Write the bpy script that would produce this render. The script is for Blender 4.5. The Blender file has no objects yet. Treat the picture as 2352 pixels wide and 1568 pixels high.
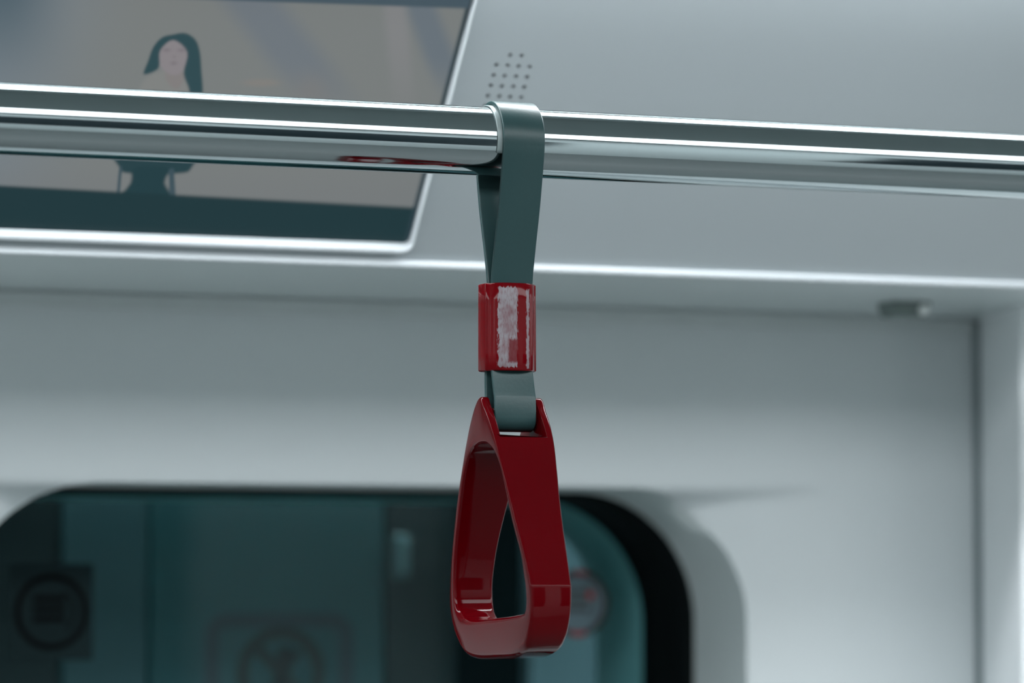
import bpy, bmesh, math, random
import numpy as np
from mathutils import Vector

# ------------------------------------------------------------------ camera
S = bpy.context.scene
F = 8800.0                                   # focal length in pixels of the 2352 x 1568 frame
PSI = math.radians(22.0)                     # camera turned along the carriage
TH = math.atan(572 / F)                      # looking slightly up
CAM = np.array([0.0, 0.0, 1.55])
cd = bpy.data.cameras.new('camera'); cam = bpy.data.objects.new('camera', cd)
S.collection.objects.link(cam); S.camera = cam
cam.location = CAM; cam.rotation_euler = (math.pi / 2 + TH, 0, -PSI)
cd.sensor_width = 36.0; cd.lens = F / 2352 * 36.0; cd.clip_start = 0.02; cd.clip_end = 60
cd.dof.use_dof = True; cd.dof.focus_distance = 2.19; cd.dof.aperture_fstop = 4.8

# ------------------------------------------------------------------ world, exposure
W = bpy.data.worlds.new('tunnel_dark'); S.world = W; W.use_nodes = True
W.node_tree.nodes['Background'].inputs[0].default_value = (0.25, 0.55, 0.6, 1)
W.node_tree.nodes['Background'].inputs[1].default_value = 0.012
S.view_settings.view_transform = 'Standard'; S.view_settings.look = 'None'
S.view_settings.gamma = 1.0; S.view_settings.use_curve_mapping = False
S.view_settings.exposure = 0.0
S.cycles.max_bounces = 10; S.cycles.glossy_bounces = 6; S.cycles.caustics_reflective = False
S.cycles.sample_clamp_indirect = 6.0
LAMP_MAIN, LAMP_SIDE, LAMP_GAP_FILL = 8.1, 28.0, 60.0
LAMP_COL = (0.93, 0.97, 1.0)

# ------------------------------------------------------------------ helpers
fwh = np.array([math.sin(PSI), math.cos(PSI), 0.0]); RT = np.array([math.cos(PSI), -math.sin(PSI), 0.0])
FW = fwh * math.cos(TH) + np.array([0, 0, math.sin(TH)]); UP = np.cross(RT, FW)
def at(u, v, ax, val):
    """where the sight line of pixel (u, v) meets the plane coordinate[ax] = val"""
    d = FW + RT * (u - 1176) / F + UP * (784 - v) / F
    return CAM + d * ((val - CAM[ax]) / d[ax])
def C3(h): return tuple(((int(h[i:i+2], 16) / 255 + 0.055) / 1.055) ** 2.4 if int(h[i:i+2], 16) > 10 else int(h[i:i+2], 16) / 255 / 12.92 for i in (0, 2, 4))

def link(o, parent=None):
    S.collection.objects.link(o)
    if parent is not None: o.parent = parent
    return o
def obj(name, verts, faces, mat, parent=None, smooth=True, origin=None):
    me = bpy.data.meshes.new(name)
    me.from_pydata([tuple(map(float, v)) for v in verts], [], faces); me.update()
    bm = bmesh.new(); bm.from_mesh(me); bmesh.ops.recalc_face_normals(bm, faces=bm.faces); bm.to_mesh(me); bm.free()
    if smooth: me.polygons.foreach_set('use_smooth', [True] * len(me.polygons))
    me.materials.append(mat)
    o = bpy.data.objects.new(name, me)
    link(o, parent)
    if parent is not None: o.location = -np.array(parent.location)
    return o
def empty(name, loc):
    o = bpy.data.objects.new(name, None); o.location = tuple(map(float, loc)); o.empty_display_size = 0.02
    return link(o)
def tag(o, label, cat, group=None):
    o['label'] = label; o['category'] = cat
    if group: o['group'] = group
    return o
def struct(o, label, cat='wall'):
    o['kind'] = 'structure'; o['label'] = label; o['category'] = cat
    return o
def box_vf(x0, x1, y0, y1, z0, z1):
    v = [(x, y, z) for x in (x0, x1) for y in (y0, y1) for z in (z0, z1)]
    f = [(0, 1, 3, 2), (4, 6, 7, 5), (0, 4, 5, 1), (2, 3, 7, 6), (0, 2, 6, 4), (1, 5, 7, 3)]
    return v, f
def box(name, b, mat, parent=None, bevel=0.0):
    v, f = box_vf(*b); o = obj(name, v, f, mat, parent, smooth=False)
    if bevel: bev(o, bevel)
    return o
def bev(o, w, seg=3, ang=35):
    m = o.modifiers.new('bevel', 'BEVEL'); m.width = w; m.segments = seg; m.limit_method = 'ANGLE'; m.angle_limit = math.radians(ang)
    m.harden_normals = False
    return m
def apply_mods(o):
    dg = bpy.context.evaluated_depsgraph_get(); dg.update()
    me = bpy.data.meshes.new_from_object(o.evaluated_get(dg)); o.modifiers.clear(); o.data = me
def shade_auto(o, deg=40):
    me = o.data
    me.polygons.foreach_set('use_smooth', [True] * len(me.polygons))
    try: me.set_sharp_from_angle(angle=math.radians(deg))
    except Exception: pass
def extrude_x(name, prof, x0, x1, mat, parent=None, nx=1, smooth=False):
    """closed (y, z) outline extruded along the carriage"""
    n = len(prof); v = []; f = []
    for k in range(nx + 1):
        x = x0 + (x1 - x0) * k / nx
        v += [(x, p[0], p[1]) for p in prof]
    for k in range(nx):
        for i in range(n):
            j = (i + 1) % n
            f.append((k*n+i, k*n+j, (k+1)*n+j, (k+1)*n+i))
    f.append(tuple(range(n))); f.append(tuple(nx*n + i for i in range(n)))
    return obj(name, v, f, mat, parent, smooth=smooth)
def catmull(pts, m, closed=True):
    P = np.array(pts, float); n = len(P); out = []
    rng = n if closed else n - 1
    for i in range(rng):
        p0, p1, p2, p3 = (P[(i+k) % n] if closed else P[min(max(i+k, 0), n-1)] for k in (-1, 0, 1, 2))
        for j in range(m):
            t = j / m
            out.append(0.5*((2*p1)+(-p0+p2)*t+(2*p0-5*p1+4*p2-p3)*t*t+(-p0+3*p1-3*p2+p3)*t**3))
    if not closed: out.append(P[-1])
    return np.array(out)

# ------------------------------------------------------------------ materials
def mat(name, col, rough=0.5, metal=0.0, noise=0.0, nscale=40.0, nstretch=(1, 1, 1), bump=0.0, coat=0.0, spec=0.5, rvar=0.0):
    m = bpy.data.materials.new(name); m.use_nodes = True
    nt = m.node_tree; b = nt.nodes['Principled BSDF']
    b.inputs['Base Color'].default_value = (*col, 1); b.inputs['Roughness'].default_value = rough
    b.inputs['Metallic'].default_value = metal; b.inputs['Coat Weight'].default_value = coat
    b.inputs['Coat Roughness'].default_value = 0.05; b.inputs['Specular IOR Level'].default_value = spec
    if noise or bump or rvar:
        tc = nt.nodes.new('ShaderNodeTexCoord'); mp = nt.nodes.new('ShaderNodeMapping'); mp.inputs['Scale'].default_value = nstretch
        nz = nt.nodes.new('ShaderNodeTexNoise'); nz.inputs['Scale'].default_value = nscale; nz.inputs['Detail'].default_value = 5
        nt.links.new(tc.outputs['Object'], mp.inputs[0]); nt.links.new(mp.outputs[0], nz.inputs['Vector'])
        if noise:
            mr = nt.nodes.new('ShaderNodeMapRange'); mr.inputs['To Min'].default_value = 1 - noise; mr.inputs['To Max'].default_value = 1 + noise
            mx = nt.nodes.new('ShaderNodeMix'); mx.data_type = 'RGBA'; mx.blend_type = 'MULTIPLY'; mx.inputs['Factor'].default_value = 1
            mx.inputs['A'].default_value = (*col, 1)
            nt.links.new(nz.outputs['Fac'], mr.inputs['Value']); nt.links.new(mr.outputs[0], mx.inputs['B']); nt.links.new(mx.outputs['Result'], b.inputs['Base Color'])
        if rvar:
            mr2 = nt.nodes.new('ShaderNodeMapRange'); mr2.inputs['To Min'].default_value = max(0.02, rough - rvar); mr2.inputs['To Max'].default_value = rough + rvar
            mr2.inputs['From Min'].default_value = 0.3; mr2.inputs['From Max'].default_value = 0.7
            nt.links.new(nz.outputs['Fac'], mr2.inputs['Value']); nt.links.new(mr2.outputs[0], b.inputs['Roughness'])
        if bump:
            bp = nt.nodes.new('ShaderNodeBump'); bp.inputs['Strength'].default_value = bump; bp.inputs['Distance'].default_value = 0.0004
            nt.links.new(nz.outputs['Fac'], bp.inputs['Height']); nt.links.new(bp.outputs[0], b.inputs['Normal'])
    return m
def emis(name, col, strength):
    m = bpy.data.materials.new(name); m.use_nodes = True; nt = m.node_tree
    b = nt.nodes['Principled BSDF']; b.inputs['Base Color'].default_value = (0.8, 0.8, 0.8, 1)
    b.inputs['Emission Color'].default_value = (*col, 1); b.inputs['Emission Strength'].default_value = strength
    return m
def glass(name, tint, refl=0.06):
    m = bpy.data.materials.new(name); m.use_nodes = True; nt = m.node_tree
    nt.nodes.remove(nt.nodes['Principled BSDF']); out = nt.nodes['Material Output']
    t = nt.nodes.new('ShaderNodeBsdfTransparent'); t.inputs[0].default_value = (*tint, 1)
    g = nt.nodes.new('ShaderNodeBsdfGlossy'); g.inputs['Roughness'].default_value = 0.02; g.inputs[0].default_value = (0.9, 1, 1, 1)
    fr = nt.nodes.new('ShaderNodeFresnel'); fr.inputs[0].default_value = 1.16
    mx = nt.nodes.new('ShaderNodeMixShader')
    nt.links.new(fr.outputs[0], mx.inputs[0]); nt.links.new(t.outputs[0], mx.inputs[1]); nt.links.new(g.outputs[0], mx.inputs[2])
    nt.links.new(mx.outputs[0], out.inputs[0])
    return m

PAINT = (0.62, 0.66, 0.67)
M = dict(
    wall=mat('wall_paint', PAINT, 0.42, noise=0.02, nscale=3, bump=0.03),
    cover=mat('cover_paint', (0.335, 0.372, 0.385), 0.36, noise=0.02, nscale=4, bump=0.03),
    trim=mat('trim_paint', (0.55, 0.59, 0.61), 0.5, noise=0.02, nscale=8),
    ceiling=mat('ceiling_paint', (0.50, 0.55, 0.55), 0.5, noise=0.03, nscale=3),
    floor=mat('floor_vinyl', (0.125, 0.137, 0.137), 0.45, noise=0.1, nscale=30),
    dark=mat('dark_seal', (0.03, 0.045, 0.05), 0.5, noise=0.05),
    seal=mat('grey_seal', (0.16, 0.2, 0.21), 0.5, noise=0.05),
    rubber=mat('black_rubber', (0.004, 0.006, 0.0065), 0.6, noise=0.1, spec=0.04),
    reveal=mat('reveal_paint', (0.60, 0.66, 0.66), 0.4, noise=0.02, nscale=5),
    exterior=mat('exterior_metal', (0.34, 0.56, 0.56), 0.4, noise=0.05),
    steel=mat('brushed_steel', (0.36, 0.41, 0.42), 0.06, metal=1.0, rvar=0.025, nscale=60, nstretch=(0.15, 3, 3), noise=0.05),
    strap=mat('strap_rubber', (0.017, 0.042, 0.043), 0.34, spec=0.25, noise=0.06, nscale=500, bump=0.15),
    liner=mat('liner_rubber', (0.16, 0.20, 0.20), 0.4, noise=0.05),
    red=mat('red_plastic', (0.056, 0.0003, 0.0014), 0.06, spec=0.13, noise=0.03, nscale=60),
    glass=glass('tinted_glass', (0.80, 0.90, 0.91)),
    latch=mat('latch_metal', (0.16, 0.2, 0.19), 0.4, noise=0.1),
    button=mat('latch_button', (0.85, 0.87, 0.85), 0.3, noise=0.03),
    hole=mat('hole_dark', (0.035, 0.035, 0.028), 0.7, noise=0.1),
    bezel=mat('screen_bezel', (0.02, 0.03, 0.035), 0.3, noise=0.03),
)

# ------------------------------------------------------------------ key planes (metres)
YW = 2.60                                   # window wall
YC = 2.318; ZS = 1.7593                     # lower front edge of the overhead cover, and its flat underside
AL = math.radians(38.0)                     # the cover leans into the carriage
RAIL = np.array([0.8229, 2.0273, 1.8064]); RR = 0.0198
XS = 0.8175                                 # strap centre along the rail
XCOR = 1.4385                               # corner of the window wall and the pillar
X0, X1 = -4.0, 6.0
YN = -0.42; ZC = 2.32

# ------------------------------------------------------------------ setting: the carriage shell
struct(box('floor', (X0, X1, YN, YW + 0.1, -0.05, 0.0), M['floor']), 'grey vinyl floor of the carriage', 'floor')
struct(box('ceiling', (X0, X1, YN, YW + 0.1, ZC, ZC + 0.05), M['ceiling']), 'grey carriage ceiling above the rail', 'ceiling')
struct(box('wall_left', (X0 - 0.05, X0, YN, YW, 0, ZC), M['wall']), 'far left end wall of the carriage', 'wall')
struct(box('wall_right', (X1, X1 + 0.05, YN, YW, 0, ZC), M['wall']), 'far right end wall of the carriage', 'wall')
wn = struct(box('wall_near', (X0, X1, YN - 0.05, YN, 0, ZC), mat('wall_near_paint', (0.56, 0.60, 0.60), 0.5, noise=0.05, nscale=3)), 'carriage side wall behind the camera with dark windows', 'wall')
for k in range(5):
    xa = X0 + 0.3 + k * 2.0
    box('window_pane', (xa, xa + 1.55, YN, YN + 0.01, 0.85, 1.85), M['bezel'], wn, 0.004)

# ---- window wall: header above, slightly dished around the deep window opening
xr, xl = 1.2455, 0.642
zt = 1.6262; zb = zt - 0.72; RC = 0.10
def contour(inset=0.0, n=48):
    x0, x1, z0, z1, r = xl + inset, xr - inset, zb + inset, zt - inset, RC - inset * 0.6
    pts = []
    for cx, cz, a0 in ((x1 - r, z1 - r, 0), (x0 + r, z1 - r, 90), (x0 + r, z0 + r, 180), (x1 - r, z0 + r, 270)):
        for k in range(n + 1):
            a = math.radians(a0 + 90 * k / n); pts.append((cx + r * math.cos(a), cz + r * math.sin(a)))
    out = []                                  # add points along the straight runs
    for i, p in enumerate(pts):
        q = pts[(i + 1) % len(pts)]; out.append(p)
        L = math.hypot(q[0] - p[0], q[1] - p[1]); m = 60 if i % (n + 1) == n else 1
        for j in range(1, m): out.append((p[0] + (q[0] - p[0]) * j / m, p[1] + (q[1] - p[1]) * j / m))
    return out
ze = 1.6250
def wall_y(x, z):
    d = max(x - 1.2001, 0.0) if x > 0.94 else max(0.687 - x, 0.0)
    dish = 2.0 * max(0.0, 0.0172 * math.exp(-d / 0.050) - 0.0012)
    if d > 0.09: dish *= max(0.0, 1 - (d - 0.09) / 0.05)
    t = 2.0 * (ze - z)
    w = 0.0010
    soft = w * math.log1p(math.exp(max(min(t / w, 60), -60)))      # rounded arris of the header
    if dish < 1e-5: return YW
    q = 0.0008
    k = -q * math.log(math.exp(-min(soft / q, 80)) + math.exp(-min(dish / q, 80)))
    return YW + max(k, 0.0)
ct = contour()
cxm, czm = (xl + xr) / 2, (zt + zb) / 2
RX0, RX1, RZ0, RZ1 = X0, XCOR + 0.004, 0.0, ZC
v = []; f = []; n = len(ct); NR = 90
for (x, z) in ct:
    dx, dz = x - cxm, z - czm
    s = min((RX1 - cxm) / dx if dx > 1e-6 else 1e9, (RX0 - cxm) / dx if dx < -1e-6 else 1e9,
            (RZ1 - czm) / dz if dz > 1e-6 else 1e9, (RZ0 - czm) / dz if dz < -1e-6 else 1e9)
    ex, ez = cxm + dx * s, czm + dz * s
    for k in range(NR + 1):
        t = (k / NR) ** 2.0
        px, pz = x + (ex - x) * t, z + (ez - z) * t
        v.append((px, wall_y(px, pz), pz))
for i in range(n):
    j = (i + 1) % n
    for k in range(NR):
        a, b, c, d = i*(NR+1)+k, i*(NR+1)+k+1, j*(NR+1)+k+1, j*(NR+1)+k
        f.append((a, b, c, d))
struct(obj('wall_far', v, f, M['wall']), 'pale grey window wall with a shallow dished surround', 'wall')

def tube_ring(name, c0, y0f, c1, y1, m, parent, lip=0.0):
    """skin between two equal-length (x, z) contours at different depths"""
    vv = [(x, y0f(x, z), z) for x, z in c0] + [(x, y1, z) for x, z in c1]
    k = len(c0)
    return obj(name, vv, [(i, (i+1) % k, k + (i+1) % k, k + i) for i in range(k)], m, parent)
def ring_strip(name, loops, m, parent):
    k = len(loops[0]); vv = [p for L in loops for p in L]; ff = []
    for a in range(len(loops) - 1):
        ff += [(a*k+i, a*k+(i+1) % k, (a+1)*k+(i+1) % k, (a+1)*k+i) for i in range(k)]
    return obj(name, vv, ff, m, parent)
win = empty('window_1', (cxm, YW, zb))
struct(win, 'large dark window with rounded corners set deep in the pale wall', 'window')
def lp(inset, y): return [(x, y, z) for x, z in contour(inset)]
ring_strip('reveal', [[(x, wall_y(x, z), z) for x, z in ct], lp(0.0006, YW + 0.022), lp(0.001, YW + 0.06), lp(0.001, YW + 0.105)], M['reveal'], win)
ring_strip('gasket', [lp(0.0005, YW + 0.104), lp(0.0045, YW + 0.105), lp(0.006, YW + 0.108), lp(0.0045, YW + 0.15), lp(0.0045, YW + 0.195)], M['rubber'], win)
ring_strip('outer_frame', [lp(0.003, YW + 0.193), lp(0.0055, YW + 0.196), lp(0.0055, YW + 0.285), lp(0.0, YW + 0.30)], M['exterior'], win)
gv = [(x, YW + 0.180, z) for x, z in contour(0.004)] + [(x, YW + 0.186, z) for x, z in contour(0.004)]
gk = len(gv) // 2
obj('pane', gv, [tuple(range(gk)), tuple(range(gk, 2*gk))] + [(i, (i+1) % gk, gk+(i+1) % gk, gk+i) for i in range(gk)], M['glass'], win, smooth=False)

# ---- pillar at the right-hand end of the window wall, seal strip in the corner
pe = (1.3974, 2.4624)
pil = obj('trim_1', [(x, y, z) for z in (0.0, ZC) for x, y in ((XCOR, YW), (pe[0] + 0.0015, pe[1] + 0.006), (pe[0] + 0.001, pe[1] + 0.002), (pe[0] + 0.004, pe[1]), (pe[0] + 0.4, pe[1] - 0.03), (pe[0] + 0.4, YW + 0.05), (XCOR + 0.02, YW + 0.05))],
          [tuple(range(7)), tuple(range(7, 14))] + [(i, (i+1) % 7, 7+(i+1) % 7, 7+i) for i in range(7)], mat('pillar_paint', (0.82, 0.85, 0.86), 0.42, noise=0.02, nscale=3), smooth=False)
struct(pil, 'pale pillar closing off the right end of the window wall', 'pillar')
sl = obj('trim_2', *box_vf(XCOR - 0.005, XCOR + 0.006, YW - 0.006, YW + 0.01, 0.0, ZS - 0.002), M['seal'], smooth=False); bev(sl, 0.003)
struct(sl, 'thin dark vertical seal strip in the wall corner', 'seal')

sj = obj('shade_strip', *box_vf(X0, XCOR - 0.006, YW - 0.004, YW - 0.0006, ZS - 0.0115, ZS - 0.0005), mat('joint_shade', (0.56, 0.60, 0.60), 0.5, noise=0.05), smooth=False); bev(sj, 0.0012)  # added grey strip, stands in for the shade line beneath the cover
struct(sj, 'narrow grey strip added as the shade line under the overhead cover', 'seal')

# ------------------------------------------------------------------ overhead cover with speaker holes
pu = np.array([0, -math.sin(AL), math.cos(AL)])            # up the cover
pn = np.array([0, -math.cos(AL), -math.sin(AL)])           # out of the cover, into the carriage
def on_cover(u, v, off=0.0):
    d = FW + RT * (u - 1176) / F + UP * (784 - v) / F
    o = np.array([0, YC, ZS]) + pn * off
    return CAM + d * (((o - CAM) @ pn) / (d @ pn))
def cov(x, s, off=0.0): return np.array([x, YC, ZS]) + pu * s + pn * off   # s = distance up the slope
def s_of(p): return float((np.asarray(p) - np.array([0, YC, ZS])) @ pu)
XE = 1.3255                                                   # right end of the cover
STOP = 0.235                                                  # height of the sloping face
cover = tag(empty('overhead_cover', (0.9, YC, ZS)), 'pale grey overhead cover sloping above the window', 'cover')
# front face plate, 12 mm thick, cut out for the display and the speaker holes
top = cov(0, STOP)
prof = [(YC, ZS + 0.004), (cov(0, STOP)[1], cov(0, STOP)[2]), (cov(0, STOP, -0.012)[1], cov(0, STOP, -0.012)[2]), (YC + 0.012, ZS + 0.006)]
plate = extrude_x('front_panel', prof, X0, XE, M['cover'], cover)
p_tr, p_br = on_cover(1088, 0), on_cover(943, 568)
SXR = float(p_br[0] + p_tr[0]) / 2; SB = s_of(p_br); SXL = -0.1; STS = s_of(on_cover(1085, 20)) + 0.012
# speaker holes
A, B = on_cover(1050 + 715/7.84, 80 + 558/7.84), on_cover(1050 + 1315/7.84, 80 + 603/7.84)
Cc = on_cover(1050 + 567/7.84, 80 + 1117/7.84)
hx = float(B[0] - A[0]) / 3; hs = (s_of(A) - s_of(Cc)) / 3
hx0 = float(A[0]) * 0.5 + float(Cc[0]) * 0.5; hs0 = s_of(A)
HP = []
for r in range(-1, 8):
    for c in range(4):
        if r in (-1, 7) and c in (0, 3): continue
        HP.append((hx0 + c * hx, hs0 - r * hs))
HR = 0.00155
cut = bmesh.new()
for x, s in HP:
    ring = []
    for off in (-0.02, 0.01):
        ring.append([cut.verts.new(cov(x + HR*math.cos(a), s + HR*math.sin(a), off)) for a in (2*math.pi*k/14 for k in range(14))])
    for i in range(14):
        j = (i+1) % 14; cut.faces.new((ring[0][i], ring[0][j], ring[1][j], ring[1][i]))
    cut.faces.new(ring[0]); cut.faces.new(ring[1])
# display opening, rounded corner at the right
RCN = 0.006
def rrect(x0, x1, s0, s1, r, n=6):
    o = []
    for cx, cs, a0 in ((x1-r, s1-r, 0), (x0+r, s1-r, 90), (x0+r, s0+r, 180), (x1-r, s0+r, 270)):
        o += [(cx + r*math.cos(math.radians(a0+90*k/n)), cs + r*math.sin(math.radians(a0+90*k/n))) for k in range(n+1)]
    return o
op = rrect(SXL, SXR, SB, STS, 0.004)
lo = [[cut.verts.new(cov(x, s, off)) for x, s in op] for off in (-0.02, 0.01)]
for i in range(len(op)):
    j = (i+1) % len(op); cut.faces.new((lo[0][i], lo[0][j], lo[1][j], lo[1][i]))
cut.faces.new(lo[0]); cut.faces.new(lo[1])
bmesh.ops.recalc_face_normals(cut, faces=cut.faces)
cme = bpy.data.meshes.new('cutter'); cut.to_mesh(cme); cut.free()
co = bpy.data.objects.new('cutter', cme); S.collection.objects.link(co)
bm_ = plate.modifiers.new('b', 'BOOLEAN'); bm_.operation = 'DIFFERENCE'; bm_.object = co; bm_.solver = 'EXACT'
co.location = (0, 0, 0)
bpy.context.view_layer.update()
apply_mods(plate); bpy.data.objects.remove(co); bpy.data.meshes.remove(cme)
# one dark cup behind each hole
cupv, cupf = [], []
for k in range(10):
    a = 2*math.pi*k/10
    for off in (-0.003, -0.0135):
        q = pu*HR*1.02*math.sin(a) + pn*off; cupv.append((HR*1.02*math.cos(a), q[1], q[2]))
for k in range(10):
    j = (k+1) % 10; cupf.append((2*k, 2*j, 2*j+1, 2*k+1))
cupf.append(tuple(2*k+1 for k in range(10)))
cup = obj('speaker_hole', cupv, cupf, M['hole'], cover)
for i, (x, s) in enumerate(HP):
    o = cup if i == 0 else link(cup.copy(), cover)
    o.location = cov(x, s) - np.array(cover.location)
# flat underside, bright rounded lip, side cheek
box('underside', (X0, XCOR + 0.003, YC + 0.004, YW - 0.0005, ZS, ZS + 0.004), mat('underside_paint', (0.53, 0.585, 0.585), 0.4, noise=0.02, nscale=4), cover)
def rod(name, c, r, x0, x1, m, parent, squash=1.0):
    N = 20; vv = []; ff = []
    ends = [(x0, 1.0), (x1 - r, 1.0), (x1 - r*0.3, 0.75), (x1, 0.3)]
    for x, k in ends:
        vv += [(x, c[0] + r*k*math.cos(2*math.pi*i/N), c[1] + r*k*squash*math.sin(2*math.pi*i/N)) for i in range(N)]
    for a in range(len(ends)-1):
        ff += [(a*N+i, a*N+(i+1) % N, (a+1)*N+(i+1) % N, (a+1)*N+i) for i in range(N)]
    ff.append(tuple(range(N))); ff.append(tuple((len(ends)-1)*N+i for i in range(N)))
    return obj(name, vv, ff, m, parent)
rod('edge_trim', (YC - 0.0005, ZS + 0.0015), 0.0026, X0, XE, M['trim'], cover)
ch = [(XE - 0.001, *cov(0, s, o)[1:]) for s, o in ((0.003, -0.001), (STOP, -0.001))] + [(XE - 0.001, YW - 0.001, ZS + STOP*math.cos(AL)), (XE - 0.001, YW - 0.001, ZS + 0.002)]
obj('end_cheek', ch + [(x + 0.004, y, z) for x, y, z in ch], [(0, 1, 2, 3), (4, 5, 6, 7), (0, 1, 5, 4), (1, 2, 6, 5), (2, 3, 7, 6), (3, 0, 4, 7)], M['cover'], cover, smooth=False)
# coving that carries on from the top of the cover to the ceiling
cv0 = cov(0, STOP, -0.03)
covn = [(cv0[1], cv0[2]), (cv0[1] + 0.01, cv0[2] + 0.06), (2.02, ZC), (YW, ZC), (YW, cv0[2])]
struct(extrude_x('trim_3', covn, X0, X1, M['ceiling']), 'grey ceiling coving above the sloping cover', 'coving')
# recess over the pillar side, beside the end of the cover
struct(box('trim_4', (XE + 0.003, X1, YC + 0.05, YW, ZS + 0.004, ZC - 0.01), M['cover']), 'pale filler panel beyond the end of the overhead cover', 'panel')

# ------------------------------------------------------------------ display set into the cover
disp = tag(empty('display_screen', cov((SXL + SXR)/2, SB)), 'wide advertising screen showing a woman with long black hair', 'screen')
# frame: rounded lip round the opening
FWD = 0.0052
fl = []
K = 10
for k in range(K + 1):
    a = math.pi * k / K
    w = FWD/2 * (1 - math.cos(a)); h = 0.0021 * math.sin(a) + (0.0 if k else -0.004)
    L = rrect(SXL - w, SXR + w*0.30, SB - w, STS + w, 0.004 + w)
    fl.append([tuple(cov(x, s, h if k < K else -0.001)) for x, s in L])
fl.insert(0, [tuple(cov(x, s, -0.006)) for x, s in rrect(SXL, SXR, SB, STS, 0.004)])
ring_strip('frame', fl, M['trim'], disp)
gl = rrect(SXL, SXR, SB, STS, 0.004)

# picture on the screen, a fine grid coloured per vertex
def sstep(a, b, x): t = np.clip((x - a) / (b - a), 0, 1); return t*t*(3-2*t)
def paint(U, V):
    """the advertisement: woman on a dark chair before a plain backdrop, with glass reflections painted in"""
    lin = lambda r, g, b: np.array([((c/255+0.055)/1.055)**2.4 for c in (r, g, b)])
    sh = U + 0.262 * (V - 140)                          # straighten the leaning picture
    img = np.zeros(U.shape + (3,)); img[:] = lin(117, 121, 120)
    def mix(col, m): img[:] = img * (1 - m[..., None]) + np.asarray(col) * m[..., None]
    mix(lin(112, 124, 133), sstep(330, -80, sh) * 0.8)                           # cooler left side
    mix(lin(70, 88, 98), sstep(200, 0, U) * sstep(260, -60, V) * 0.9)  # dark bluish corner reflection, painted in as colour
    mix(lin(112, 116, 118), sstep(330, 470, V) * 0.6)
    def glass_streak(c, w, slope, v0, v1, col, a):  # slanting reflections on the screen glass, painted into the picture
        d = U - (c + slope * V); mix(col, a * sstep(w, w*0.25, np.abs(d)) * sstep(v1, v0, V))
    glass_streak(575, 105, 0.78, 120, 300, lin(103, 112, 121), 0.75)
    glass_streak(960, 55, 0.38, 120, 260, lin(94, 106, 117), 0.75)
    glass_streak(905, 40, 0.1, 60, 320, lin(132, 131, 134), 0.5)
    mix(lin(150, 128, 112), 0.2*np.exp(-(((U-600)/45)**2 + ((V-190)/9)**2)**2))
    mix(lin(120, 118, 116), 0.5*np.exp(-(((U-715)/38)**2 + ((V-205)/35)**2)))
    def poly(pts, col, soft=5.0, a=1.0):
        P = np.array(catmull(pts, 4)); d = np.full(U.shape, 1e9); ins = np.zeros(U.shape, bool)
        for i in range(len(P)):
            x0, y0 = P[i]; x1, y1 = P[(i+1) % len(P)]
            ex, ey = x1-x0, y1-y0; t = np.clip(((U-x0)*ex + (V-y0)*ey)/(ex*ex+ey*ey+1e-9), 0, 1)
            d = np.minimum(d, np.hypot(U-x0-t*ex, V-y0-t*ey))
            c = ((y0 <= V) != (y1 <= V)); xi = x0 + (V-y0)/(ey if abs(ey) > 1e-9 else 1e-9)*ex
            ins ^= c & (U < xi)
        sd = np.where(ins, -d, d); mix(col, a * sstep(soft, -soft, sd))
    hair = [(398, 79), (425, 76), (448, 90), (459, 118), (463, 165), (466, 210), (462, 250), (440, 252), (434, 205), (422, 168), (430, 120), (398, 92), (368, 116), (366, 150), (356, 163), (330, 170), (340, 140), (352, 108), (372, 86)]
    poly([(365, 165), (395, 158), (430, 165), (445, 200), (450, 260), (460, 345), (290, 345), (330, 260), (318, 215), (335, 180)], lin(124, 126, 124), 7)
    poly([(385, 160), (415, 160), (424, 178), (405, 205), (380, 180)], lin(125, 121, 120), 5)
    poly([(398, 88), (425, 97), (439, 125), (432, 150), (413, 168), (398, 172), (381, 165), (366, 148), (362, 120), (375, 98)], lin(131, 126, 129), 4)
    poly(hair, lin(40, 68, 74), 4)
    for (a, b, w, h, s) in ((383, 115, 9, 4, .5), (417, 115, 9, 4, .5), (399, 145, 7, 4, .5), (400, 130, 4, 3, .3)):
        mix(lin(98, 88, 96), s*np.exp(-(((U-a)/w)**2 + ((V-b)/h)**2)))
    # dark chair back, skirt and legs
    poly([(262, 330), (450, 330), (440, 385), (410, 398), (300, 398), (275, 385)], lin(30, 58, 64), 4)
    poly([(310, 385), (385, 385), (378, 420), (390, 460), (270, 470), (300, 420)], lin(24, 54, 60), 5)
    for a, b in (((277, 385), (272, 440)), ((396, 390), (400, 450)), ((391, 392), (393, 448))):
        t = np.clip(((U-a[0])*(b[0]-a[0]) + (V-a[1])*(b[1]-a[1]))/((b[0]-a[0])**2+(b[1]-a[1])**2), 0, 1)
        d = np.hypot(U-a[0]-t*(b[0]-a[0]), V-a[1]-t*(b[1]-a[1])); mix(lin(55, 75, 84), sstep(5, 2, d))
    mix(lin(19, 47, 52), sstep(-5, 5, V - (426 + 0.053*U)))                      # dark band at the foot
    mix(lin(14, 36, 41), sstep(490, 560, V - 0.04*U) * 0.7)
    mix(lin(40, 58, 66), sstep(-12, -5, sh - (1088 - 0.262*140 - 6)) * 0.85)                # shade of the recess, painted along the right edge
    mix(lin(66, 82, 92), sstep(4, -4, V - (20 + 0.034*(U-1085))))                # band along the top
    return img
NX, NS = 620, 210
xs_ = np.concatenate([np.linspace(SXL, 0.5, 40)[:-1], np.linspace(0.5, SXR, NX)]); ss_ = np.linspace(SB, STS, NS)
X, Sg = np.meshgrid(xs_, ss_, indexing='ij')
Pw = np.stack([X, YC + pu[1]*Sg - 0.005*pn[1], ZS + pu[2]*Sg - 0.005*pn[2]], -1)
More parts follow.
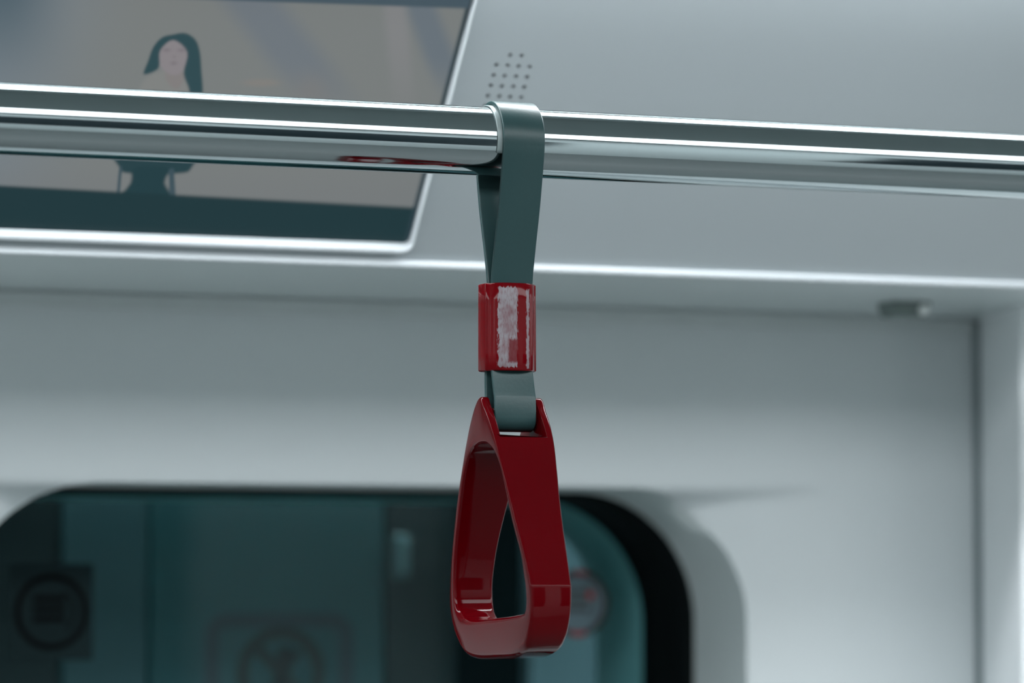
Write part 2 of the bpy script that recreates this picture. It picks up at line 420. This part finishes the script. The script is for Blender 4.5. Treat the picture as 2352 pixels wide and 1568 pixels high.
D = Pw - CAM; Zd = D @ FW; U_ = 1176 + F*(D @ RT)/Zd; V_ = 784 - F*(D @ UP)/Zd
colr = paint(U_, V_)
nx_, ns_ = X.shape
idx = np.arange(nx_*ns_).reshape(nx_, ns_)
quads = np.stack([idx[:-1, :-1], idx[:-1, 1:], idx[1:, 1:], idx[1:, :-1]], -1).reshape(-1, 4)
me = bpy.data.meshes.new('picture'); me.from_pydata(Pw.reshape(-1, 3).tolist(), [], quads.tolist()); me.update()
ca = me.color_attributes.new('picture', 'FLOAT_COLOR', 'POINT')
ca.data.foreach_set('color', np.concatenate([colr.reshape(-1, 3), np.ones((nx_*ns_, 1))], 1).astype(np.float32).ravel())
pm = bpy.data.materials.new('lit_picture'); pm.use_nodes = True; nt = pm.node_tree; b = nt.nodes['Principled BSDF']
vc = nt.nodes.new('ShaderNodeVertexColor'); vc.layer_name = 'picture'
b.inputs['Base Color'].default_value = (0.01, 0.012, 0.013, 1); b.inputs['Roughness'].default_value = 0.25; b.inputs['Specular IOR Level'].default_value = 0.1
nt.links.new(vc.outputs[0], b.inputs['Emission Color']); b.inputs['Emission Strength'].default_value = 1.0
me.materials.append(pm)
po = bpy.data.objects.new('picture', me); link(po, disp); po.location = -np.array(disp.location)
bb = [cov(x, s, o) for o in (-0.0056, -0.011) for x, s in gl]; gk = len(gl)
obj('backing', bb, [tuple(range(gk)), tuple(range(gk, 2*gk))] + [(i, (i+1) % gk, gk+(i+1) % gk, gk+i) for i in range(gk)], M['bezel'], disp, smooth=False)

# ------------------------------------------------------------------ latch under the cover
la = at(2099, 691, 2, ZS); lw = 0.0158
lt = tag(empty('cover_latch', (la[0], la[1], ZS)), 'small dark latch with a pale round button under the overhead cover', 'latch')
hb = 0.0115
lv = [(la[0]-lw, la[1], ZS), (la[0]+lw, la[1], ZS), (la[0]+lw, la[1]+0.03, ZS), (la[0]-lw, la[1]+0.03, ZS),
      (la[0]-lw+0.003, la[1]+0.002, ZS-hb), (la[0]+lw-0.003, la[1]+0.002, ZS-hb), (la[0]+lw-0.003, la[1]+0.028, ZS-hb), (la[0]-lw+0.003, la[1]+0.028, ZS-hb)]
bo = obj('body', lv, [(0, 1, 2, 3), (4, 5, 6, 7), (0, 1, 5, 4), (1, 2, 6, 5), (2, 3, 7, 6), (3, 0, 4, 7)], M['latch'], lt, smooth=False); bev(bo, 0.002)
N = 18; bx, bz = la[0] + 0.0085, ZS - 0.0058
bvs = [(bx + r*math.cos(2*math.pi*i/N), la[1] + y, bz + r*math.sin(2*math.pi*i/N)) for r, y in ((0.0043, 0.003), (0.0043, -0.001), (0.0035, -0.0022), (0.0012, -0.0026)) for i in range(N)]
obj('button', bvs, [(a*N+i, a*N+(i+1) % N, (a+1)*N+(i+1) % N, (a+1)*N+i) for a in range(3) for i in range(N)] + [tuple(3*N+i for i in range(N))], M['button'], lt)

# ------------------------------------------------------------------ grab rail
N = 96; RLX0, RLX1 = -2.5, 4.5
rv = [(x, RAIL[1] + RR*math.cos(2*math.pi*i/N), RAIL[2] + RR*math.sin(2*math.pi*i/N)) for x in np.linspace(RLX0, RLX1, 60) for i in range(N)]
rf = [(a*N+i, a*N+(i+1) % N, (a+1)*N+(i+1) % N, (a+1)*N+i) for a in range(59) for i in range(N)] + [tuple(range(N)), tuple(59*N+i for i in range(N))]
rail = tag(empty('grab_rail', (RAIL[0], RAIL[1], RAIL[2])), 'polished steel grab rail running across below the screen', 'rail')
obj('tube', rv, rf, M['steel'], rail)
for x in (RLX0 + 0.3, RLX1 - 0.3):                # hangers up to the ceiling, far outside the picture
    vv = [(x + 0.016*math.cos(2*math.pi*i/24), RAIL[1] + 0.016*math.sin(2*math.pi*i/24), z) for z in (RAIL[2], ZC) for i in range(24)]
    obj('hanger', vv, [(i, (i+1) % 24, 24+(i+1) % 24, 24+i) for i in range(24)] + [tuple(range(24)), tuple(24+i for i in range(24))], M['steel'], rail)

# ------------------------------------------------------------------ the strap hanger
hang = tag(empty('strap_handle', (XS, RAIL[1], RAIL[2] - RR)), 'grey rubber strap with red plastic triangular grip hanging from the rail', 'strap handle')
Y0, Z0 = RAIL[1], RAIL[2]
# strap centre line in the plane across the rail: over the rail, through the sleeve, round the pin
TS = 0.0026; HWS = 0.0127
PINY, PINZ, PR = -0.0018, -0.1580, 0.0056
ri = RR + 0.0009 + TS/2; rp = PR + TS/2
path = []
for k in range(33):
    path.append((ri*math.cos(math.radians(-8 + k*196/32)), ri*math.sin(math.radians(-8 + k*196/32))))
near = catmull([path[-1], (-0.0205, -0.012), (-0.0150, -0.037), (-0.0082, -0.061), (-0.0036, -0.080), (-0.0030, -0.100), (-0.0030, -0.122), (-0.0038, -0.132), (-0.0082, -0.147)], 8, closed=False)[1:]
pin = [(PINY - rp*math.cos(math.radians(k*11.25 - 0)), PINZ - rp*math.sin(math.radians(k*11.25))) for k in range(17)]
far_ = catmull([pin[-1], (0.0058, -0.146), (0.0060, -0.132), (0.0040, -0.115), (0.0026, -0.098), (0.0030, -0.080), (0.0078, -0.061), (0.0150, -0.037), (0.0203, -0.012), path[0]], 8, closed=False)[1:-1]
cl = np.array(list(path) + list(map(tuple, near)) + list(pin) + list(map(tuple, far_)))
def sweep_band(name, cl, half, th, m, parent, closed=True, dxf=lambda y, z: 0.0, rnd=0.0009):
    n = len(cl); T = np.zeros_like(cl)
    for i in range(n):
        a, b = (cl[(i-1) % n], cl[(i+1) % n]) if closed else (cl[max(i-1, 0)], cl[min(i+1, n-1)])
        T[i] = (b - a)/np.linalg.norm(b - a)
    Nn = np.stack([-T[:, 1], T[:, 0]], 1)
    sec = []
    for cx, ct_, a0 in ((1, 1, 0), (-1, 1, 90), (-1, -1, 180), (1, -1, 270)):
        for k in range(4):
            a = math.radians(a0 + 30*k); sec.append((cx*(half - rnd) + rnd*math.cos(a), ct_*(th/2 - rnd) + rnd*math.sin(a)))
    q = len(sec); vv = []
    for i in range(n):
        for sx, stt in sec:
            p = cl[i] + Nn[i]*stt; vv.append((XS + sx + dxf(*cl[i]), Y0 + p[0], Z0 + p[1]))
    ff = []
    for i in range(n if closed else n-1):
        j = (i+1) % n
        ff += [(i*q+k, i*q+(k+1) % q, j*q+(k+1) % q, j*q+k) for k in range(q)]
    if not closed: ff += [tuple(range(q)), tuple((n-1)*q+k for k in range(q))]
    return obj(name, vv, ff, m, parent)
sweep_band('strap', cl, HWS, TS, M['strap'], hang)
lin_ = np.array([((RR+0.0005)*math.cos(math.radians(a)), (RR+0.0005)*math.sin(math.radians(a))) for a in np.linspace(-25, 205, 40)])
o = sweep_band('liner', lin_, 0.0138, 0.0009, M['liner'], hang, closed=False, rnd=0.0004, dxf=lambda y, z: -0.0016)
o['label'] = 'thin grey liner between strap and rail'

# red sleeve: rounded box tube with a bulged front, open at both ends
def sleeve_loop(hw, dn, df, bulge, r, n=6, nf=24):
    L = []; rf_ = 0.0012
    for k in range(nf + 1):                                  # front, left to right, bulged
        t = -1 + 2*k/nf; L.append((t*(hw - rf_), -dn - bulge*(1 - abs(t)**3.6)))
    for k in range(1, n): a = math.radians(-70 + 70*k/n); L.append((hw - rf_ + rf_*math.cos(a), -dn + rf_ + rf_*math.sin(a)))
    for k in range(n + 1): a = math.radians(90*k/n); L.append((hw - r + r*math.cos(a), df - r + r*math.sin(a)))
    for k in range(n + 1): a = math.radians(90 + 90*k/n); L.append((-hw + r + r*math.cos(a), df - r + r*math.sin(a)))
    for k in range(1, n): a = math.radians(180 + 70*k/n); L.append((-hw + rf_ + rf_*math.cos(a), -dn + rf_ + rf_*math.sin(a)))
    return L
zst, zsb = -0.0813, -0.1316
loops = []
def ring_at(z, grow, tap): return [(XS + x + tap*0.5*(1 if x > 0 else 0), Y0 + y, Z0 + z) for x, y in sleeve_loop(0.0157 + grow, 0.0022 + grow, 0.0122 + grow, 0.0076, 0.0040)]
wt = 0.0020
seqs = [(zst - 0.004, -wt - 0.0004), (zst - 0.0008, -wt), (zst - 0.0002, -wt + 0.0004), (zst, -wt/2), (zst - 0.0002, -0.0004), (zst - 0.0008, 0.0), (zst - 0.010, 0.0), (-0.106, 0.0), (zsb + 0.010, 0.0),
        (zsb + 0.0008, 0.0), (zsb + 0.0002, -0.0004), (zsb, -wt/2), (zsb + 0.0002, -wt + 0.0004), (zsb + 0.0008, -wt), (zsb + 0.004, -wt - 0.0004)]
for z, g in seqs: loops.append(ring_at(z, g, 0.0006*(zst - z)/(zst - zsb)))
loops.append(loops[0])
rs = mat('red_sleeve', (0.09, 0.0005, 0.0022), 0.10, spec=0.14)
# worn, scuffed patches and the upright highlight, painted on the sleeve front
nt = rs.node_tree; b = nt.nodes['Principled BSDF']
tc = nt.nodes.new('ShaderNodeTexCoord'); sp = nt.nodes.new('ShaderNodeSeparateXYZ'); nt.links.new(tc.outputs['Object'], sp.inputs[0])
def mth(op, a, b_=None, c=None):
    q = nt.nodes.new('ShaderNodeMath'); q.operation = op
    for i, x in enumerate((a, b_, c)):
        if x is None: continue
        if isinstance(x, (int, float)): q.inputs[i].default_value = x
        else: nt.links.new(x, q.inputs[i])
    return q.outputs[0]
def mrange(val, a, b_):
    q = nt.nodes.new('ShaderNodeMapRange'); q.interpolation_type = 'SMOOTHSTEP'; nt.links.new(val, q.inputs['Value'])
    q.inputs['From Min'].default_value = a; q.inputs['From Max'].default_value = b_; return q.outputs[0]
mp = nt.nodes.new('ShaderNodeMapping'); mp.inputs['Scale'].default_value = (1.0, 1.0, 0.35); mp.inputs['Rotation'].default_value = (0, math.radians(35), 0)
nt.links.new(tc.outputs['Object'], mp.inputs[0])
nz = nt.nodes.new('ShaderNodeTexNoise'); nz.inputs['Scale'].default_value = 900; nz.inputs['Detail'].default_value = 6; nt.links.new(mp.outputs[0], nz.inputs['Vector'])
nz2 = nt.nodes.new('ShaderNodeTexNoise'); nz2.inputs['Scale'].default_value = 110; nz2.inputs['Detail'].default_value = 2; nt.links.new(tc.outputs['Object'], nz2.inputs['Vector'])
wob = mth('MULTIPLY_ADD', nz.outputs['Fac'], 0.0040, -0.0020)
xw = mth('ADD', sp.outputs['X'], wob); zw = mth('ADD', sp.outputs['Z'], wob)
xcut = [(XS - 0.0107 + 0.0012), (XS - 0.0107 + 0.0012)]
def band(x0, x1, z0, z1, e=0.0004):
    m1 = mth('MULTIPLY', mrange(xw, x0 - e, x0 + e), mrange(xw, x1 + e, x1 - e))
    m2 = mth('MULTIPLY', mrange(zw, z0 - e, z0 + e), mrange(zw, z1 + e, z1 - e))
    return mth('MULTIPLY', m1, m2)
ZA = Z0 + zst; XA = XS
SC = dict(xw=xw, zw=zw)
main = band(XA - 0.0100, XA + 0.0010, ZA - 0.0482, ZA - 0.0025)
chip = band(XA - 0.0045, XA + 0.0020, ZA - 0.0455, ZA - 0.0320, 0.0010)
line = band(XA + 0.0068, XA + 0.0085, ZA - 0.0490, ZA - 0.0035)  # thin highlight painted as a pale upright strip
main = mth('MULTIPLY', main, mth('MULTIPLY_ADD', chip, -0.85, 1.0))
dens = mth('MULTIPLY', mrange(nz2.outputs['Fac'], 0.2, 0.6), mrange(nz.outputs['Fac'], 0.2, 0.62))
scuff_glint = mth('MINIMUM', mth('ADD', mth('MULTIPLY', main, mth('MULTIPLY_ADD', dens, 0.6, 0.38)), mth('MULTIPLY', line, 0.75)), 1.0)
mx = nt.nodes.new('ShaderNodeMix'); mx.data_type = 'RGBA'; mx.inputs['A'].default_value = (0.09, 0.0005, 0.0022, 1); mx.inputs['B'].default_value = (0.19, 0.18, 0.195, 1)
nt.links.new(scuff_glint, mx.inputs['Factor']); nt.links.new(mx.outputs['Result'], b.inputs['Base Color'])
nt.links.new(mth('MULTIPLY_ADD', scuff_glint, 0.4, 0.10), b.inputs['Roughness'])
sv = ring_strip('sleeve', loops, rs, hang)
sv['label'] = 'red plastic sleeve with a scuffed front and a painted silvery highlight'

# pin through the top of the grip
N = 24
pv = [(XS + x, Y0 + PINY + PR*0.98*math.cos(2*math.pi*i/N), Z0 + PINZ + PR*0.98*math.sin(2*math.pi*i/N)) for x in (-0.0165, 0.0165) for i in range(N)]
obj('pin', pv, [(i, (i+1) % N, N+(i+1) % N, N+i) for i in range(N)] + [tuple(range(N)), tuple(N+i for i in range(N))], M['red'], hang)

# triangular grip: outline pairs (outer, inner) of its near end, read off the photograph and laid in the plane across the rail
PAIRS = [((1101, 911), (1107, 1018)), ((1111, 934), (1119, 1021)), ((1125, 970), (1131, 1033)), ((1139, 1015), (1141, 1052)), ((1154, 1075), (1152, 1090)), ((1170, 1140), (1163, 1146)),
         ((1187, 1207), (1177, 1207)), ((1204, 1272), (1194, 1272)), ((1213, 1312), (1200, 1312)), ((1218.5, 1339), (1204, 1337)), ((1220, 1349), (1205, 1346)), ((1220.5, 1392), (1207, 1376)), ((1216, 1436), (1205, 1396)),
         ((1209, 1470), (1197, 1407)), ((1197, 1494), (1178, 1412)), ((1171, 1509), (1154, 1416)), ((1128, 1513), (1118, 1420)), ((1088, 1513), (1086, 1423)), ((1064, 1501), (1064, 1420)),
         ((1047, 1469), (1053, 1410)), ((1037, 1430), (1046, 1394)), ((1032, 1386), (1043, 1368)), ((1033, 1330), (1042, 1322)), ((1038, 1250), (1046, 1250)),
         ((1047, 1160), (1055, 1165)), ((1058, 1082), (1064, 1094)), ((1069, 1020), (1073, 1052)), ((1080, 967), (1082, 1032)), ((1091, 927), (1094, 1021))]
def halfw(vv): return 0.0122 + 0.0073 * (1 - float(sstep(850, 1400, np.array(vv*1.0)))) if vv > 912 else 0.0194
def to_plane(p):
    q = at(p[0], p[1], 0, XS - halfw(p[1])); return (q[1], q[2], halfw(p[1]))
O3 = catmull([to_plane(p[0]) for p in PAIRS], 8); I3 = catmull([to_plane((p[1][0], p[1][1])) for p in PAIRS], 8)
nq = len(O3); NSEC = 40
VB = [p[0][1] for p in PAIRS]
vb = catmull([(x, 0) for x in VB], 8)[:, 0]
gv = []; gf = []
zseam = float(at(1245, 1343, 0, XS)[2])
for i in range(nq):
    O, I = O3[i], I3[i]; L = math.hypot(O[0]-I[0], O[1]-I[1])
    bot = float(sstep(1395, 1500, np.array(vb[i])))
    ha = (O[2] + I[2]) / 2
    for k in range(NSEC):
        # rounded rectangle with a fixed corner radius on the arms, fuller rounding on the bottom bar
        r = min(0.0021, L*0.45) * (1 - bot) + 0.0042 * bot
        hx_, hl = ha, L/2
        # walk a rounded rectangle by angle
        q4 = (k % (NSEC//4)) / (NSEC//4); quad = k // (NSEC//4)
        ang = math.radians(90*quad + 90*q4)
        sx = [1, -1, -1, 1][quad]; sl_ = [1, 1, -1, -1][quad]
        X_ = sx*(hx_ - r) + r*math.cos(ang); Lm = sl_*(hl - min(r, hl*0.98)) + min(r, hl*0.98)*math.sin(ang)
        f_ = 0.5 + Lm/(2*hl)
        y = I[0] + (O[0]-I[0])*f_; z = I[1] + (O[1]-I[1])*f_
        hh = I[2] + (O[2]-I[2])*f_
        gv.append((XS + X_ * hh/ha, y, z))
for i in range(nq):
    j = (i+1) % nq
    gf += [(i*NSEC+k, i*NSEC+(k+1) % NSEC, j*NSEC+(k+1) % NSEC, j*NSEC+k) for k in range(NSEC)]
grip = obj('grip', gv, gf, M['red'], hang)
grip['label'] = 'glossy red triangular grip'
# slot in the top for the strap and a fine seam groove below
zf = float(at(1200, 1003, 0, XS)[2])
cb = bmesh.new()
def addbox(bm, bb):
    vs, fs = box_vf(*bb); V = [bm.verts.new(p) for p in vs]
    for q in fs: bm.faces.new([V[i] for i in q])
addbox(cb, (XS - 0.0142, XS + 0.0142, Y0 - 0.08, Y0 + 0.08, zf, zf + 0.08))
bmesh.ops.recalc_face_normals(cb, faces=cb.faces)
cme = bpy.data.meshes.new('cutter'); cb.to_mesh(cme); cb.free()
co = bpy.data.objects.new('cutter', cme); S.collection.objects.link(co)
md = grip.modifiers.new('b', 'BOOLEAN'); md.operation = 'DIFFERENCE'; md.object = co; md.solver = 'EXACT'
bv = bev(grip, 0.0007, 2, 50)
bpy.context.view_layer.update(); apply_mods(grip); bpy.data.objects.remove(co); bpy.data.meshes.remove(cme)
shade_auto(grip, 60)
# ------------------------------------------------------------------ outside: platform screen doors close to the train
YP = 2.97
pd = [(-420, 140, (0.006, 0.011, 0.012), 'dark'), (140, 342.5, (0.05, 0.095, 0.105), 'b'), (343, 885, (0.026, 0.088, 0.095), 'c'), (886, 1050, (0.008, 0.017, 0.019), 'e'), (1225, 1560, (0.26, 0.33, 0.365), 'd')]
names = {'dark': 'dark post of the platform doors at the left of the window', 'b': 'narrow blue green platform door panel beside the dark post',
         'c': 'wide blue green platform door panel bearing the square sign', 'e': 'narrow dark edge post carrying the small handle',
         'd': 'pale blue platform door panel behind the right round sticker'}
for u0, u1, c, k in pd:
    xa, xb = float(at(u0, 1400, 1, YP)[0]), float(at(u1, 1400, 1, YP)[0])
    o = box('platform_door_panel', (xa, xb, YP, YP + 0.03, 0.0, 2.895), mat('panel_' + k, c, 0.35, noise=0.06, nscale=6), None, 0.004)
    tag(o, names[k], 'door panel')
hq = at(925, 1277, 1, YP); hd = empty('door_handle', (hq[0], YP, hq[2] - 0.018)); tag(hd, 'small pale handle on the dark post left of the grip', 'handle')
box('plate', (hq[0] - 0.009, hq[0] + 0.006, YP - 0.004, YP + 0.004, hq[2] - 0.020, hq[2] + 0.018), mat('handle_plate', (0.06, 0.10, 0.105), 0.4, noise=0.1), hd, 0.003)
box('grip_bar', (hq[0] - 0.004, hq[0] + 0.002, YP - 0.014, YP - 0.003, hq[2] - 0.014, hq[2] + 0.012), mat('handle_bar', (0.10, 0.15, 0.155), 0.35, noise=0.1), hd, 0.002)
struct(box('floor_1', (X0, X1, YW + 0.32, 6.0, -0.1, 0.0), M['dark']), 'dark station platform floor outside the window', 'floor')
struct(box('wall_station', (X0, X1, 5.0, 5.1, 0.0, 3.2), mat('station_wall', (0.004, 0.009, 0.010), 0.6, noise=0.2, nscale=3, spec=0.05)), 'dark station wall far behind the window', 'wall')
struct(box('ceiling_1', (X0, X1, YW + 0.32, 5.1, 2.9, 3.0), M['dark']), 'dark station ceiling outside the window', 'ceiling')
# ------------------------------------------------------------------ stickers on the platform doors
YK = YP - 0.0015
def ring_disc(name, cx, cz, r0, r1, y0, y1, m, parent, a0=0, a1=360, N=64):
    n_ = max(6, int(N*(a1-a0)/360)); full = (a1 - a0) >= 360; cnt = n_ if full else n_ + 1
    vv = []
    for i in range(cnt):
        a = math.radians(a0 + (a1-a0)*i/n_)
        for r, y in ((r0, y1), (r0, y0), (r1, y0), (r1, y1)): vv.append((cx + r*math.cos(a), y, cz + r*math.sin(a)))
    ff = []
    for i in range(n_):
        j = (i+1) % cnt
        ff += [(i*4+k, i*4+(k+1) % 4, j*4+(k+1) % 4, j*4+k) for k in range(4)]
    return obj(name, vv, ff, m, parent, smooth=False)
def plate_xz(name, pts, y0, y1, m, parent):
    k = len(pts); vv = [(x, y0, z) for x, z in pts] + [(x, y1, z) for x, z in pts]
    return obj(name, vv, [tuple(range(k)), tuple(range(k, 2*k))] + [(i, (i+1) % k, k+(i+1) % k, k+i) for i in range(k)], m, parent, smooth=False)
def px(u, v): q = at(u, v, 1, YK); return float(q[0]), float(q[2])
ink = mat('sign_ink', (0.042, 0.050, 0.062), 0.5, noise=0.1); brown = mat('sign_brown', (0.022, 0.024, 0.022), 0.5, noise=0.1)
black = mat('sign_black', (0.003, 0.004, 0.005), 0.5, noise=0.1); redk = mat('sign_red', (0.33, 0.035, 0.04), 0.5, noise=0.1, spec=0.1)
pale = mat('sign_pale', (0.115, 0.165, 0.19), 0.5, noise=0.05, spec=0.1); greyk = mat('sign_grey', (0.062, 0.070, 0.070), 0.5, noise=0.1, spec=0.1)
# square prohibition sign
xa, za = px(472, 1408); xb, zb_ = px(812, 1408); side = xb - xa; cx, cz = (xa+xb)/2, za - side/2
sg = tag(empty('prohibition_sign', (cx, YK, za - side)), 'square sign with a barred circle on the wide platform door panel', 'sign')
def rr(cx, cz, h, r, n=8):
    o = []
    for sx, sz, a0 in ((1, 1, 0), (-1, 1, 90), (-1, -1, 180), (1, -1, 270)):
        o += [(cx + sx*(h-r) + r*math.cos(math.radians(a0+90*k/n)), cz + sz*(h-r) + r*math.sin(math.radians(a0+90*k/n))) for k in range(n+1)]
    return o
A_, B_ = rr(cx, cz, side/2, 0.018), rr(cx, cz, side/2 - 0.0115, 0.0085); k = len(A_)
obj('border', [(x, y, z) for L, y in ((A_, YP), (A_, YK), (B_, YK), (B_, YP)) for x, z in L], [(a*k+i, a*k+(i+1) % k, (a+1) % 4*k+(i+1) % k, (a+1) % 4*k+i) for a in range(4) for i in range(k)], ink, sg, smooth=False)
rcx, rcz = px(646, 1545); pr = 0.0375
ring_disc('ring', rcx, rcz, pr*0.74, pr, YP, YK, brown, sg)
dd = math.radians(-45); ux, uz = math.cos(dd), math.sin(dd)
plate_xz('bar', [(rcx + ux*a*pr*0.8 - uz*b_*0.0042, rcz + uz*a*pr*0.8 + ux*b_*0.0042) for a, b_ in ((-1, -1), (1, -1), (1, 1), (-1, 1))], YP, YK - 0.0002, brown, sg)
plate_xz('hand', [px(*p) for p in ((640, 1490), (660, 1484), (672, 1497), (690, 1492), (694, 1502), (672, 1522), (660, 1560), (648, 1600), (618, 1600), (632, 1545))], YP, YK - 0.0004, black, sg)
# round stickers
YG = YW + 0.180                                          # inner face of the window pane
def round_sticker(u, v, rpx, lab, dark=False):
    q = at(u, v, 1, YG); cx, cz = float(q[0]), float(q[2]); r = rpx * 3.04 / F / 0.97
    t = tag(empty('round_sticker', (cx, YG, cz - r)), lab, 'sticker', 'round stickers on the window pane')
    y0, y1, y2 = YG, YG - 0.0004, YG - 0.0007
    m_ring, m_disc, m_print, m_red = (brown2, pale, greyk, redk) if not dark else (ddark, dbase, ddark, ddark)
    if dark:
        h = r*1.12; plate_xz('backing', [(cx-h, cz-h*1.12), (cx+h, cz-h*1.12), (cx+h, cz+h*1.12), (cx-h, cz+h*1.12)], YG, YG - 0.0002, dback, t)
    ring_disc('disc', cx, cz, 0.0001, r*0.84, y0, y1, m_disc, t)
    ring_disc('ring', cx, cz, r*0.84, r, y0, y1, m_ring, t)
    for a0, a1 in ((72, 100), (255, 285)):
        ring_disc('red_arc', cx, cz, r*0.86, r*0.98, y0, y2, m_red, t, a0, a1)
    ring_disc('inner_ring', cx, cz, r*0.58, r*0.64, y0, y2, m_print, t, -50, 60)
    for i in range(3):                                   # rows of blurred print
        z = cz + r*(0.34 - 0.26*i)
        plate_xz('print_row', [(cx - r*0.48, z - r*0.08), (cx + r*0.36, z - r*0.08), (cx + r*0.36, z + r*0.08), (cx - r*0.48, z + r*0.08)], y0, y2, m_print, t)
    if not dark:
        ring_disc('red_dot', cx + r*0.40, cz + r*0.24, 0.0001, r*0.11, y0, YG - 0.001, redk, t, N=16)
    return t
brown2 = mat('sticker_brown', (0.035, 0.027, 0.024), 0.5, noise=0.1, spec=0.1)
ddark = mat('sticker_dark', (0.002, 0.0025, 0.003), 0.5, noise=0.1, spec=0.03); dbase = mat('sticker_base', (0.011, 0.021, 0.023), 0.5, noise=0.1, spec=0.03); dback = mat('sticker_back', (0.013, 0.025, 0.027), 0.5, noise=0.1, spec=0.03)
round_sticker(1327, 1385, 74, 'round sticker with a brown and red ring just right of the grip')
round_sticker(118, 1405, 80, 'dark round sticker on a dark square at the left of the window', True)

# ------------------------------------------------------------------ lamps
def lamp(name, x0, x1, y0, y1, z, col, st, lab, drop=0.02):
    t = tag(empty(name, ((x0+x1)/2, (y0+y1)/2, z)), lab, 'lamp')
    box('housing', (x0 - 0.02, x1 + 0.02, y0 - 0.02, y1 + 0.02, z + 0.006, z + drop + 0.006), M['ceiling'], t, 0.003)
    box('diffuser', (x0, x1, y0, y1, z, z + 0.008), emis(name + '_light', col, st), t)
lamp('strip_lamp', X0 + 0.1, X1 - 0.1, 0.08, 1.06, ZC - 0.03, LAMP_COL, LAMP_MAIN, 'long strip lamp along the middle of the carriage ceiling')
zl = cov(0, STOP)[2] + 0.065
lamp('strip_lamp', X0 + 0.1, 1.31, 2.07, 2.15, zl, LAMP_COL, LAMP_SIDE, 'long strip lamp just above the sloping cover')
lamp('strip_lamp', 2.15, X1 - 0.1, 2.07, 2.15, zl, LAMP_COL, LAMP_SIDE, 'strip lamp further along beyond the pillar')
lamp('strip_lamp', X0 + 0.1, X1 - 0.1, 2.905, 2.945, 2.42, (0.7, 0.97, 1.0), LAMP_GAP_FILL, 'added fill strip lamp, unseen in the gap outside, lighting the platform doors')  # unseen lamp added between train and platform to brighten the door panels
